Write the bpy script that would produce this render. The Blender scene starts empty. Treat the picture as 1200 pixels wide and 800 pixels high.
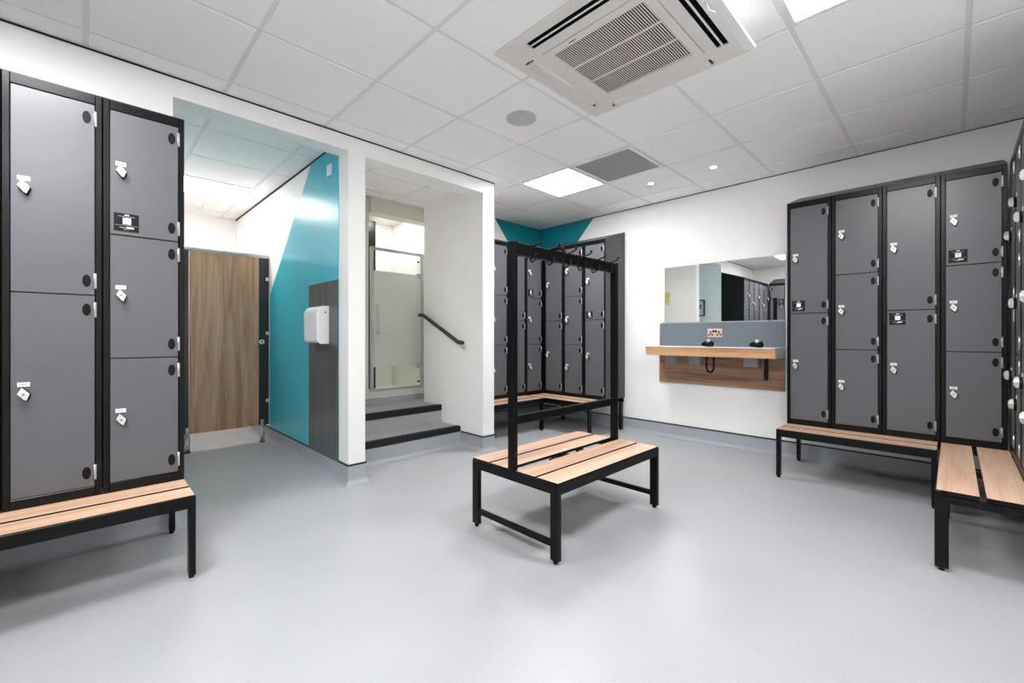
import bpy, bmesh, math, random
from mathutils import Vector, Matrix
random.seed(7)

# ------------------------------------------------------------------ camera, world, exposure
SC = bpy.context.scene
COL = SC.collection
CAM_H = 1.09
CEIL = 2.567
YAW = 45.434
cam_d = bpy.data.cameras.new('camera')
cam = bpy.data.objects.new('camera', cam_d)
COL.objects.link(cam)
cam.location = (0, 0, CAM_H)
cam.rotation_euler = (math.radians(90), 0, math.radians(YAW - 90))
cam_d.sensor_width = 36
cam_d.lens = 509.26 / 1200 * 36
cam_d.shift_y = -6.435 / 1200
cam_d.clip_start = 0.05
SC.camera = cam

world = bpy.data.worlds.new('world')
SC.world = world
world.use_nodes = True
world.node_tree.nodes['Background'].inputs[0].default_value = (0.8, 0.85, 0.9, 1)
world.node_tree.nodes['Background'].inputs[1].default_value = 0.3

SC.view_settings.view_transform = 'Standard'
SC.view_settings.look = 'None'
SC.view_settings.gamma = 1
SC.view_settings.use_curve_mapping = False
SC.view_settings.exposure = 1.42
SC.cycles.max_bounces = 16
SC.cycles.diffuse_bounces = 14
PANEL_POWER = 16.5        # ceiling LED panels
ALCOVE_POWER = 7.5
SPOT_POWER = 9.0

# ------------------------------------------------------------------ materials
def srgb(r, g, b):
    f = lambda c: c / 12.92 if c <= 0.04045 else ((c + 0.055) / 1.055) ** 2.4
    return (f(r / 255), f(g / 255), f(b / 255), 1)

def new_mat(name):
    m = bpy.data.materials.new(name)
    m.use_nodes = True
    nt = m.node_tree
    return m, nt, nt.nodes['Principled BSDF']

def plain(name, col, rough=0.5, metal=0.0, spec=0.5, var=0.03, scale=6.0, bump=0.0, bscale=60):
    """colour with a little procedural mottling, optional fine relief"""
    m, nt, b = new_mat(name)
    b.inputs['Roughness'].default_value = rough
    b.inputs['Metallic'].default_value = metal
    b.inputs['Specular IOR Level'].default_value = spec
    tc = nt.nodes.new('ShaderNodeTexCoord')
    nz = nt.nodes.new('ShaderNodeTexNoise')
    nz.inputs['Scale'].default_value = scale
    nz.inputs['Detail'].default_value = 4
    nt.links.new(tc.outputs['Object'], nz.inputs['Vector'])
    cr = nt.nodes.new('ShaderNodeValToRGB')
    c = Vector(col[:3])
    cr.color_ramp.elements[0].position = 0.3
    cr.color_ramp.elements[1].position = 0.7
    cr.color_ramp.elements[0].color = (*(c * (1 - var)), 1)
    cr.color_ramp.elements[1].color = (*[min(1, v * (1 + var)) for v in c], 1)
    nt.links.new(nz.outputs['Fac'], cr.inputs['Fac'])
    nt.links.new(cr.outputs['Color'], b.inputs['Base Color'])
    if bump:
        n2 = nt.nodes.new('ShaderNodeTexNoise')
        n2.inputs['Scale'].default_value = bscale
        n2.inputs['Detail'].default_value = 3
        nt.links.new(tc.outputs['Object'], n2.inputs['Vector'])
        bp = nt.nodes.new('ShaderNodeBump')
        bp.inputs['Strength'].default_value = bump
        bp.inputs['Distance'].default_value = 0.002
        nt.links.new(n2.outputs['Fac'], bp.inputs['Height'])
        nt.links.new(bp.outputs['Normal'], b.inputs['Normal'])
    return m

def wood(name, c0, c1, c2, axis='x', rough=0.45, scale=1.0, fine=1.0):
    m, nt, b = new_mat(name)
    b.inputs['Roughness'].default_value = rough
    tc = nt.nodes.new('ShaderNodeTexCoord')
    oi = nt.nodes.new('ShaderNodeObjectInfo')
    add = nt.nodes.new('ShaderNodeVectorMath'); add.operation = 'MULTIPLY_ADD'
    cmb = nt.nodes.new('ShaderNodeCombineXYZ')
    for k in range(3):
        nt.links.new(oi.outputs['Random'], cmb.inputs[k])
    add.inputs[1].default_value = (7.3, 5.1, 3.7)
    nt.links.new(cmb.outputs[0], add.inputs[0])
    nt.links.new(tc.outputs['Object'], add.inputs[2])
    mp = nt.nodes.new('ShaderNodeMapping')
    s = {'x': (0.9, 16, 16), 'z': (16, 16, 0.9)}[axis]
    mp.inputs['Scale'].default_value = [v * scale for v in s]
    nt.links.new(add.outputs[0], mp.inputs['Vector'])
    nz = nt.nodes.new('ShaderNodeTexNoise')
    nz.inputs['Scale'].default_value = 1.0
    nz.inputs['Detail'].default_value = 7
    nz.inputs['Roughness'].default_value = 0.62
    nz.inputs['Distortion'].default_value = 0.5
    nt.links.new(mp.outputs[0], nz.inputs['Vector'])
    cr = nt.nodes.new('ShaderNodeValToRGB')
    e = cr.color_ramp.elements
    e[0].position = 0.32; e[0].color = c0
    e[1].position = 0.70; e[1].color = c2
    k = e.new(0.5); k.color = c1
    nt.links.new(nz.outputs['Fac'], cr.inputs['Fac'])
    # fine pores
    mp2 = nt.nodes.new('ShaderNodeMapping')
    s2 = {'x': (4, 160, 160), 'z': (160, 160, 4)}[axis]
    mp2.inputs['Scale'].default_value = s2
    nt.links.new(add.outputs[0], mp2.inputs['Vector'])
    n2 = nt.nodes.new('ShaderNodeTexNoise'); n2.inputs['Scale'].default_value = 1; n2.inputs['Detail'].default_value = 2
    nt.links.new(mp2.outputs[0], n2.inputs['Vector'])
    mr = nt.nodes.new('ShaderNodeMapRange')
    mr.inputs[1].default_value = 0.35; mr.inputs[2].default_value = 0.65
    mr.inputs[3].default_value = 1 - 0.16 * fine; mr.inputs[4].default_value = 1.0
    nt.links.new(n2.outputs['Fac'], mr.inputs[0])
    mul = nt.nodes.new('ShaderNodeVectorMath'); mul.operation = 'SCALE'
    nt.links.new(cr.outputs['Color'], mul.inputs[0])
    nt.links.new(mr.outputs[0], mul.inputs['Scale'])
    nt.links.new(mul.outputs[0], b.inputs['Base Color'])
    return m

def vinyl(name, col):
    """safety vinyl: pale blue-grey with fine light and dark flecks"""
    m, nt, b = new_mat(name)
    b.inputs['Roughness'].default_value = 0.38
    b.inputs['Specular IOR Level'].default_value = 0.45
    tc = nt.nodes.new('ShaderNodeTexCoord')
    n1 = nt.nodes.new('ShaderNodeTexNoise'); n1.inputs['Scale'].default_value = 2.2; n1.inputs['Detail'].default_value = 5
    v1 = nt.nodes.new('ShaderNodeTexNoise'); v1.inputs['Scale'].default_value = 260; v1.inputs['Detail'].default_value = 2
    for n in (n1, v1): nt.links.new(tc.outputs['Object'], n.inputs['Vector'])
    c = Vector(col[:3])
    r1 = nt.nodes.new('ShaderNodeValToRGB')
    e = r1.color_ramp.elements
    e[0].position = 0.32; e[0].color = (*(c * 0.80), 1)
    e[1].position = 0.66; e[1].color = (*(c * 1.05), 1)
    k = e.new(0.42); k.color = (*c, 1)
    nt.links.new(v1.outputs['Fac'], r1.inputs['Fac'])
    mr = nt.nodes.new('ShaderNodeMapRange')
    mr.inputs[1].default_value = 0.3; mr.inputs[2].default_value = 0.7
    mr.inputs[3].default_value = 0.96; mr.inputs[4].default_value = 1.03
    nt.links.new(n1.outputs['Fac'], mr.inputs[0])
    mul = nt.nodes.new('ShaderNodeVectorMath'); mul.operation = 'SCALE'
    nt.links.new(r1.outputs['Color'], mul.inputs[0]); nt.links.new(mr.outputs[0], mul.inputs['Scale'])
    nt.links.new(mul.outputs[0], b.inputs['Base Color'])
    rr = nt.nodes.new('ShaderNodeMapRange')
    rr.inputs[3].default_value = 0.32; rr.inputs[4].default_value = 0.46
    nt.links.new(n1.outputs['Fac'], rr.inputs[0]); nt.links.new(rr.outputs[0], b.inputs['Roughness'])
    return m

def emit(name, col, s):
    m = bpy.data.materials.new(name); m.use_nodes = True
    nt = m.node_tree; nt.nodes.clear()
    o = nt.nodes.new('ShaderNodeOutputMaterial'); e = nt.nodes.new('ShaderNodeEmission')
    e.inputs[0].default_value = col; e.inputs[1].default_value = s
    nt.links.new(e.outputs[0], o.inputs[0])
    return m

def thin_glass(name, tint, gloss=0.08):
    m = bpy.data.materials.new(name); m.use_nodes = True
    nt = m.node_tree; nt.nodes.clear()
    o = nt.nodes.new('ShaderNodeOutputMaterial'); t = nt.nodes.new('ShaderNodeBsdfTransparent')
    g = nt.nodes.new('ShaderNodeBsdfGlossy'); mx = nt.nodes.new('ShaderNodeMixShader')
    fr = nt.nodes.new('ShaderNodeFresnel'); fr.inputs[0].default_value = 1.45
    t.inputs[0].default_value = tint; g.inputs['Roughness'].default_value = 0.02
    nt.links.new(fr.outputs[0], mx.inputs[0]); nt.links.new(t.outputs[0], mx.inputs[1]); nt.links.new(g.outputs[0], mx.inputs[2])
    nt.links.new(mx.outputs[0], o.inputs[0])
    return m

def frosted(name, col):
    m = bpy.data.materials.new(name); m.use_nodes = True
    nt = m.node_tree; nt.nodes.clear()
    o = nt.nodes.new('ShaderNodeOutputMaterial'); d = nt.nodes.new('ShaderNodeBsdfDiffuse')
    t = nt.nodes.new('ShaderNodeBsdfTranslucent'); mx = nt.nodes.new('ShaderNodeMixShader')
    d.inputs[0].default_value = col; t.inputs[0].default_value = col; mx.inputs[0].default_value = 0.6
    nt.links.new(d.outputs[0], mx.inputs[1]); nt.links.new(t.outputs[0], mx.inputs[2]); nt.links.new(mx.outputs[0], o.inputs[0])
    return m

M = {}
M['wall'] = plain('wall_paint', srgb(243, 242, 240), 0.55, var=0.008, scale=2, bump=0.05, bscale=180)
M['tile'] = plain('ceiling_tile_white', srgb(250, 249, 248), 0.85, spec=0.2, var=0.012, scale=14, bump=0.15, bscale=220)
M['tee'] = plain('ceiling_grid_white', srgb(232, 231, 230), 0.5, var=0.01)
M['slab'] = plain('ceiling_slab', srgb(120, 120, 120), 0.9)
M['floor'] = vinyl('floor_vinyl', srgb(173, 175, 178))
M['cove'] = vinyl('cove_vinyl', srgb(164, 168, 174))
M['step'] = vinyl('step_vinyl', srgb(168, 171, 174))
M['capping'] = plain('black_capping', srgb(22, 22, 24), 0.5)
M['nosing'] = plain('black_nosing', srgb(14, 14, 15), 0.7, bump=0.3, bscale=300)
M['shadow_gap'] = plain('shadow_gap_trim', srgb(30, 28, 28), 0.8)
M['gap_grey'] = plain('shadow_gap_grey', srgb(120, 117, 115), 0.8)
M['teal'] = plain('teal_cladding', srgb(50, 184, 203), 0.3, spec=0.5, var=0.02, scale=1.5)
M['teal_paint'] = plain('teal_paint', srgb(0, 136, 150), 0.5, var=0.02, scale=1.5)
M['panel_dark'] = wood('dark_laminate', srgb(80, 80, 84), srgb(92, 92, 96), srgb(104, 104, 108), 'z', 0.3, fine=0.6)
M['black'] = plain('black_powder_coat', srgb(8, 8, 9), 0.36, spec=0.22, var=0.05, scale=20, bump=0.06, bscale=400)
M['frame'] = plain('locker_frame_black', srgb(8, 8, 9), 0.3, spec=0.26, var=0.05, scale=10)
M['door'] = plain('locker_door_grey', srgb(91, 92, 97), 0.33, spec=0.62, var=0.02, scale=3)
M['side'] = plain('locker_side_lit_top_charcoal', srgb(66, 66, 67), 0.45, var=0.03)  # also put on the sloping tops to give them a lit grey
M['vent'] = plain('vent_black_plastic', srgb(12, 12, 13), 0.5, spec=0.2)
M['chrome'] = plain('satin_chrome', srgb(232, 229, 222), 0.34, metal=0.6, var=0.03)
M['steel'] = plain('hinge_steel', srgb(196, 196, 196), 0.35, metal=0.9, var=0.03)
M['white'] = plain('white_plastic', srgb(236, 236, 236), 0.35, var=0.01)
M['label'] = plain('white_label', srgb(246, 246, 246), 0.5, var=0.01)
M['ink'] = plain('grey_ink', srgb(150, 150, 150), 0.6)
M['sticker'] = plain('black_sticker', srgb(12, 12, 13), 0.45, spec=0.25)
M['slat'] = wood('oak_slat', srgb(196, 152, 122), srgb(219, 181, 152), srgb(231, 199, 174), 'x', 0.45, 1.0, 0.8)
M['oak_front'] = wood('oak_fascia', srgb(178, 128, 88), srgb(206, 158, 116), srgb(221, 178, 138), 'x', 0.45, 1.0)
M['walnut_x'] = wood('walnut_panel', srgb(112, 82, 62), srgb(156, 119, 92), srgb(180, 144, 116), 'x', 0.45, 1.1)
M['walnut_z'] = wood('walnut_door', srgb(164, 120, 92), srgb(202, 156, 122), srgb(220, 180, 148), 'z', 0.4, 1.3)
M['cub_black'] = plain('cubicle_charcoal', srgb(38, 39, 43), 0.35)
M['alu'] = plain('aluminium', srgb(190, 192, 194), 0.35, metal=0.85, var=0.02)
M['splash'] = plain('splashback_blue_grey', srgb(112, 122, 130), 0.35, var=0.02)
M['worktop'] = plain('pale_worktop', srgb(232, 228, 224), 0.35)
M['copper'] = plain('brushed_copper', srgb(232, 206, 192), 0.35, metal=0.5)
M['grey_box'] = plain('grey_plastic', srgb(150, 152, 155), 0.5)
M['rail'] = plain('handrail_charcoal', srgb(52, 52, 55), 0.45)
M['speaker'] = plain('speaker_mesh_grey', srgb(192, 194, 197), 0.6, var=0.05, scale=300)
M['vent_grey'] = plain('return_air_mesh', srgb(158, 158, 159), 0.6, var=0.06, scale=220, bump=0.3, bscale=400)
M['ac'] = plain('cassette_white', srgb(226, 222, 219), 0.45, var=0.008)
M['dark'] = plain('void_shade_black', srgb(9, 8, 8), 0.9, spec=0.1)
M['dark_mid'] = plain('louvre_grey', srgb(110, 106, 104), 0.6)
M['light'] = emit('led_panel_light', (0.988, 0.99, 1.0, 1), PANEL_POWER)
M['alcove_light'] = emit('alcove_panel_light', (0.985, 0.99, 1.0, 1), ALCOVE_POWER)
M['spot'] = emit('downlight_light', (1.0, 0.93, 0.85, 1), SPOT_POWER)
M['shower_light'] = emit('shower_downlight_light', (1.0, 0.98, 0.95, 1), 90)
M['glass'] = thin_glass('clear_glass', (0.94, 0.97, 0.95, 1))
M['frost'] = frosted('frosted_glass', (0.88, 0.91, 0.87, 1))
M['shower_wall'] = plain('shower_wall_cream', srgb(245, 243, 239), 0.3, var=0.01)
M['bulkhead'] = plain('bulkhead_paint', srgb(214, 210, 200), 0.6, var=0.01)
m_, nt_, b_ = new_mat('mirror_silver')
b_.inputs['Base Color'].default_value = (0.86, 0.88, 0.87, 1); b_.inputs['Metallic'].default_value = 1; b_.inputs['Roughness'].default_value = 0.0
M['mirror'] = m_
M['yellow'] = plain('sign_yellow', srgb(222, 214, 20), 0.5)
M['clear_sign'] = plain('sign_board', srgb(222, 221, 214), 0.4)
M['paper'] = plain('print_paper', srgb(214, 222, 226), 0.6)
M['print'] = plain('print_grey', srgb(120, 132, 140), 0.6, var=0.2, scale=30)

# ------------------------------------------------------------------ mesh helpers
class MB:
    def __init__(s): s.bm = bmesh.new(); s.mats = []
    def mi(s, m):
        if m not in s.mats: s.mats.append(m)
        return s.mats.index(m)
    def _new(s, geom_verts, m, smooth=False):
        idx = s.mi(m); fs = set()
        for v in geom_verts:
            for f in v.link_faces: fs.add(f)
        for f in fs: f.material_index = idx; f.smooth = smooth
    def box(s, x0, x1, y0, y1, z0, z1, m, bevel=0.0, seg=2, rot=None, smooth=False):
        sx, sy, sz = x1 - x0, y1 - y0, z1 - z0
        mat = Matrix.Translation(((x0 + x1) / 2, (y0 + y1) / 2, (z0 + z1) / 2))
        if rot: mat = mat @ rot
        r = bmesh.ops.create_cube(s.bm, size=1, matrix=mat @ Matrix.Diagonal((sx, sy, sz, 1)))
        vs = r['verts']
        if bevel:
            es = set(e for v in vs for e in v.link_edges)
            rb = bmesh.ops.bevel(s.bm, geom=list(es), offset=bevel, segments=seg, profile=0.5, affect='EDGES')
            vs = list(set(v for f in rb['faces'] for v in f.verts) | set(v for v in vs if v.is_valid))
            fs = set(f for v in vs for f in v.link_faces)
        s._new(vs, m, smooth)
        return s
    def cyl(s, p0, p1, r, m, seg=16, r2=None, smooth=True, scale=(1, 1)):
        p0, p1 = Vector(p0), Vector(p1); d = p1 - p0
        q = d.to_track_quat('Z', 'Y').to_matrix().to_4x4()
        mat = Matrix.Translation((p0 + p1) / 2) @ q @ Matrix.Diagonal((scale[0], scale[1], 1, 1))
        r_ = bmesh.ops.create_cone(s.bm, cap_ends=True, segments=seg, radius1=r, radius2=r if r2 is None else r2, depth=d.length, matrix=mat)
        idx = s.mi(m)
        for v in r_['verts']:
            for f in v.link_faces:
                f.material_index = idx; f.smooth = smooth and len(f.verts) == 4
        return s
    def slat(s, x0, x1, y0, y1, z0, z1):
        # oak-faced board with black edges
        s.box(x0, x1, y0, y1, z0, z1, 'slat'); e = s.mi('black')
        for f in s.bm.faces:
            f.normal_update()
            if f.normal.z < 0.5: f.material_index = e
        return s
    def ball(s, p, r, m, scale=(1, 1, 1)):
        r_ = bmesh.ops.create_uvsphere(s.bm, u_segments=12, v_segments=8, radius=r, matrix=Matrix.Translation(p) @ Matrix.Diagonal((*scale, 1)))
        s._new(r_['verts'], m, True); return s
    def prism(s, pts, axis, a0, a1, m):
        """polygon pts (2-D) extruded along axis 'x','y' or 'z' from a0 to a1"""
        def P(p, a): return {'x': (a, p[0], p[1]), 'y': (p[0], a, p[1]), 'z': (p[0], p[1], a)}[axis]
        v0 = [s.bm.verts.new(P(p, a0)) for p in pts]; v1 = [s.bm.verts.new(P(p, a1)) for p in pts]
        idx = s.mi(m); n = len(pts); fs = [s.bm.faces.new(v0), s.bm.faces.new(v1)]
        for i in range(n): fs.append(s.bm.faces.new((v0[i], v0[(i + 1) % n], v1[(i + 1) % n], v1[i])))
        for f in fs: f.material_index = idx
        bmesh.ops.recalc_face_normals(s.bm, faces=fs); return s
    def tube(s, pts, r, m, seg=10, cap=True):
        pts = [Vector(p) for p in pts]; rings = []; idx = s.mi(m); up = None
        for i, p in enumerate(pts):
            t = (pts[min(i + 1, len(pts) - 1)] - pts[max(i - 1, 0)]).normalized()
            if up is None: up = Vector((0, 0, 1)) if abs(t.z) < 0.9 else Vector((1, 0, 0))
            a = t.cross(up).normalized(); b = a.cross(t).normalized(); up = b
            rings.append([s.bm.verts.new(p + (a * math.cos(2 * math.pi * k / seg) + b * math.sin(2 * math.pi * k / seg)) * r) for k in range(seg)])
        fs = []
        for i in range(len(rings) - 1):
            for k in range(seg):
                f = s.bm.faces.new((rings[i][k], rings[i][(k + 1) % seg], rings[i + 1][(k + 1) % seg], rings[i + 1][k])); f.smooth = True; fs.append(f)
        if cap: fs += [s.bm.faces.new(rings[0]), s.bm.faces.new(rings[-1])]
        for f in fs: f.material_index = idx
        bmesh.ops.recalc_face_normals(s.bm, faces=fs); return s
    def mesh(s, name):
        me = bpy.data.meshes.new(name); s.bm.normal_update(); s.bm.to_mesh(me); s.bm.free()
        for m in s.mats: me.materials.append(M[m])
        return me
    def build(s, name, parent=None, loc=None, rz=0):
        return put(name, s.mesh(name), parent, loc, rz)

def put(name, me, parent=None, loc=None, rz=0):
    o = bpy.data.objects.new(name, me); COL.objects.link(o)
    if parent: o.parent = parent
    if loc: o.location = loc
    if rz: o.rotation_euler.z = math.radians(rz)
    return o

def tag(o, label, cat=None, group=None, kind=None):
    if label: o['label'] = label
    if cat: o['category'] = cat
    if group: o['group'] = group
    if kind: o['kind'] = kind
    return o

def thing(name, label, cat, loc, rz=0, group=None):
    o = bpy.data.objects.new(name, None); COL.objects.link(o)
    o.empty_display_size = 0.1
    o.location = loc; o.rotation_euler.z = math.radians(rz)
    return tag(o, label, cat, group)

def struct(o, label, cat='wall'):
    return tag(o, label, cat, None, 'structure')

# ------------------------------------------------------------------ room geometry
XW, XE = -1.55, 4.52            # rear wall, mirror wall
YS, YL, YB = -0.66, 3.11, 4.03  # wall behind the camera's right, locker wall, corner wall
AX0, AX1, AYB = 0.36, 1.38, 6.40   # toilet alcove
SX0, SX1 = 1.51, 2.679          # stair opening
BX = 2.82                       # outer face of the stair wall
T = 0.12
floor = MB().box(XW - T, XE + T, YS - T, AYB + T, -0.1, 0.0, 'floor').build('floor')
struct(floor, 'pale grey speckled safety vinyl floor of the changing room', 'floor')

struct(MB().box(XW - T, AX0, YL, YL + 0.15, 0, CEIL + 0.1, 'wall').box(AX0, AX1, YL, YL + 0.15, 2.45, CEIL + 0.1, 'wall').build('wall_left'),
       'white wall behind the lockers beside the toilet alcove, with lintel')
struct(MB().box(AX0 - T, AX0, YL + 0.15, AYB + T, 0, CEIL + 0.1, 'wall').build('wall_alcove_left'), 'white wall of the toilet alcove opposite the teal wall')
struct(MB().box(AX0 - T, AX1 + 0.13, AYB, AYB + T, 0, CEIL + 0.1, 'wall').build('wall_alcove_back'), 'white wall above the toilet cubicle door')
wp = struct(MB().box(AX1, SX0, YL, AYB, 0, CEIL + 0.1, 'wall').build('wall_partition'), 'partition between toilet alcove and stairs, white pier end and teal side')
struct(MB().box(SX0, SX1, YL, YL + 0.177, 2.44, CEIL + 0.1, 'wall').build('wall_lintel'), 'white lintel over the stair opening')
struct(MB().box(SX1, BX, YL, 4.105, 0, CEIL + 0.1, 'wall').build('wall_stair'), 'white wall beside the stairs that carries the handrail')
wb = struct(MB().box(BX, XE + T, YB, 4.105, 0, CEIL + 0.1, 'wall').build('wall_back'), 'wall behind the corner lockers with teal paint at the ceiling')
wr = struct(MB().box(XE, XE + T, YS - T, YB, 0, CEIL + 0.1, 'wall').build('wall_right'), 'white wall carrying the mirror and vanity shelf')
struct(MB().box(XW - T, XE, YS - T, YS, 0, CEIL + 0.1, 'wall').build('wall_front'), 'white wall behind the lockers facing the stairs')
struct(MB().box(XW - T, XW, YS, YL, 0, CEIL + 0.1, 'wall').build('wall_rear'), 'white wall seen only in the mirror')

# painted and clad areas (thin panels on the walls)
MB().prism([(YL + 0.163, 0.14), (4.98, 0.14), (4.98, 1.51), (3.81, CEIL), (YL + 0.163, CEIL)], 'x', AX1 - 0.004, AX1, 'teal').build('teal_cladding', wp)
MB().box(AX1 - 0.010, AX1 - 0.004, YL + 0.161, 3.868, 0.14, 1.52, 'panel_dark').build('dark_panel', wp)['label'] = 'dark grey wood grain splash panel'
MB().prism([(3.664, CEIL), (XE, CEIL), (XE, 1.7), (4.43, 1.7)], 'y', YB - 0.002, YB, 'teal_paint').build('teal_paint', wb)
MB().prism([(3.137, CEIL), (YB, CEIL), (YB, 1.7), (3.96, 1.7)], 'x', XE - 0.002, XE, 'teal_paint').build('teal_paint', wr)

# coved skirting with a capping strip, one object for each straight run, mitred at the corners
LOOP = [(XW, YS), (XE, YS), (XE, YB), (BX, YB), (BX, YL), (SX1, YL), (SX1, 3.452), (SX0, 3.452), (SX0, YL), (AX1, YL), (AX1, AYB), (AX0, AYB), (AX0, YL), (XW, YL)]
PROF = [(0.0, 0.136), (0.004, 0.136), (0.005, 0.05)] + [(0.005 + 0.042 * (1 - math.cos(a)), 0.0435 - 0.042 * math.sin(a)) for a in [math.radians(d) for d in (15, 35, 55, 75, 90)]] + [(0.05, 0.0008), (0.0, 0.0008)]
CAPP = [(0.0, 0.134), (0.0075, 0.134), (0.0075, 0.146), (0.0, 0.146)]
def loop_offset(k, d):
    n = len(LOOP); p = Vector(LOOP[k]); a = (p - Vector(LOOP[k - 1])).normalized(); b = (Vector(LOOP[(k + 1) % n]) - p).normalized()
    na, nb = Vector((-a.y, a.x)), Vector((-b.y, b.x))
    m = (na + nb) / (1 + na.dot(nb))
    return p + m * d
def sweep(prof, k, m, name, parent=None):
    mb = MB(); n = len(LOOP); rings = []
    for kk in (k, (k + 1) % n):
        rings.append([mb.bm.verts.new((*loop_offset(kk, d), z)) for d, z in prof])
    idx = mb.mi(m); c = len(prof); fs = []
    for i in range(c):
        fs.append(mb.bm.faces.new((rings[0][i], rings[0][(i + 1) % c], rings[1][(i + 1) % c], rings[1][i])))
    fs += [mb.bm.faces.new(rings[0]), mb.bm.faces.new(rings[1])]
    for f in fs: f.material_index = idx
    bmesh.ops.recalc_face_normals(mb.bm, faces=fs)
    return mb.build(name, parent)
SIDES = ['front', 'right', 'back', 'stair_side', 'stair_end', 'stair_jamb', 'stair_riser', 'stair_pier', 'pier', 'partition', 'alcove_back', 'alcove_left', 'left', 'rear']
WHERE = ['below the lockers facing the stairs', 'under the vanity shelf', 'under the corner lockers', 'beside the corner lockers', 'at the end of the stair wall', 'below the handrail', 'at the foot of the stairs', 'beside the stairs on the pier', 'at the foot of the white pier', 'below the teal wall', 'inside the toilet cubicle', 'opposite the teal wall', 'under the lockers beside the alcove', 'on the wall seen in the mirror']
for k in range(len(LOOP)):
    o = sweep(PROF, k, 'cove', 'baseboard_' + SIDES[k])
    struct(o, 'grey coved vinyl skirting ' + WHERE[k], 'skirting')
    if k not in (6,): sweep(CAPP, k, 'capping', 'capping', o)

# dark shadow-gap trims where wall meets ceiling
def trim(n, label, m, *boxes):
    mb = MB()
    for b in boxes: mb.box(*b, m)
    struct(mb.build('trim_%d' % n), label, 'trim')
zt0, zt1 = CEIL - 0.011, CEIL - 0.003
trim(1, 'thin black shadow gap along the ceiling above the lockers and openings', 'shadow_gap', (XW, BX, YL - 0.005, YL, zt0, zt1))
trim(2, 'thin grey shadow gap along the ceiling above the mirror wall', 'gap_grey', (XE - 0.005, XE, YS, YB, zt0, zt1))
trim(3, 'thin black shadow gap along the ceiling above the teal wall', 'shadow_gap', (AX1 - 0.007, AX1, YL + 0.15, AYB, zt0 - 0.006, zt1))

# ------------------------------------------------------------------ ceiling: grid and tiles
ceil = MB().box(XW - T, XE + T, YS - T, AYB + T, CEIL + 0.03, CEIL + 0.12, 'slab').build('ceiling')
struct(ceil, 'suspended ceiling of square white tiles in a white grid', 'ceiling')
GX, GY = 1.206, 1.749
SKIP = {'main': {(3, 1), (3, 0), (1, -3), (-3, 0), (-3, -3)}, 'alcove': set()}
tile_cache = {}
HB = 0.012
def lines(a0, a1, g):
    k0 = math.ceil((a0 - g) / 0.6 - 1e-6); out = []
    k = k0
    while g + 0.6 * k < a1 - 1e-6:
        if g + 0.6 * k > a0 + 1e-6: out.append(g + 0.6 * k)
        k += 1
    return out
def tiles(x0, x1, y0, y1, gx, gy, skip, free=(), bar=True):
    """free: sides of the region that are neither wall nor grid line"""
    xs = [x0] + lines(x0, x1, gx) + [x1]; ys = [y0] + lines(y0, y1, gy) + [y1]
    def ins(v, g): return HB if abs(((v - g) / 0.6) - round((v - g) / 0.6)) < 1e-3 else 0.0
    for i in range(len(xs) - 1):
        for j in range(len(ys) - 1):
            ci = math.floor(((xs[i] + xs[i + 1]) / 2 - gx) / 0.6); cj = math.floor(((ys[j] + ys[j + 1]) / 2 - gy) / 0.6)
            if (ci, cj) in skip: continue
            a, b = xs[i] + ins(xs[i], gx), xs[i + 1] - ins(xs[i + 1], gx)
            c, d = ys[j] + ins(ys[j], gy), ys[j + 1] - ins(ys[j + 1], gy)
            if b - a < 0.01 or d - c < 0.01: continue
            key = (round(b - a, 3), round(d - c, 3))
            if key not in tile_cache:
                tile_cache[key] = MB().box(-key[0] / 2, key[0] / 2, -key[1] / 2, key[1] / 2, 0, 0.02, 'tile').mesh('ceiling_tile')
            put('ceiling_tile', tile_cache[key], ceil, ((a + b) / 2, (c + d) / 2, CEIL - 0.001))
    return xs, ys
tiles(XW, 3.006, YS, 2.949, GX, GY, SKIP['main'])
tiles(XW, BX, 2.949, YL, GX, GY, SKIP['main'])
tiles(BX, 3.006, 2.949, YB, GX, GY, SKIP['main'])
tiles(3.006, XE, YS, YB, GX, GY, SKIP['main'])
tiles(AX0, AX1, YL + 0.15, AYB, GX, 3.73, {(-1, 2), (-2, 7)})
tiles(SX0, SX1, YL + 0.177, 4.105, GX, 3.68, set())
tiles(SX0, 2.95, 4.105, 4.33, GX, 3.68, set())
zb = CEIL + 0.0015
def bar_x(y, x0, x1): MB().box(x0, x1, y - HB, y + HB, zb, zb + 0.02, 'tee').build('grid_bar', ceil)
def bar_y(x, y0, y1): MB().box(x - HB, x + HB, y0, y1, zb + 0.0007, zb + 0.021, 'tee').build('grid_bar', ceil)
for y in lines(YS, YB, GY): bar_x(y, XW if y < YL else BX, XE)
for x in lines(XW, XE, GX): bar_y(x, YS, YL if x < BX else YB)
for y in lines(YL + 0.15, AYB, 3.73): bar_x(y, AX0, AX1)
for x in lines(AX0, AX1, GX): bar_y(x, YL + 0.15, AYB)
bar_x(3.68, SX0, SX1)
for x in lines(SX0, SX1, GX): bar_y(x, YL + 0.177, 4.33)

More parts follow.
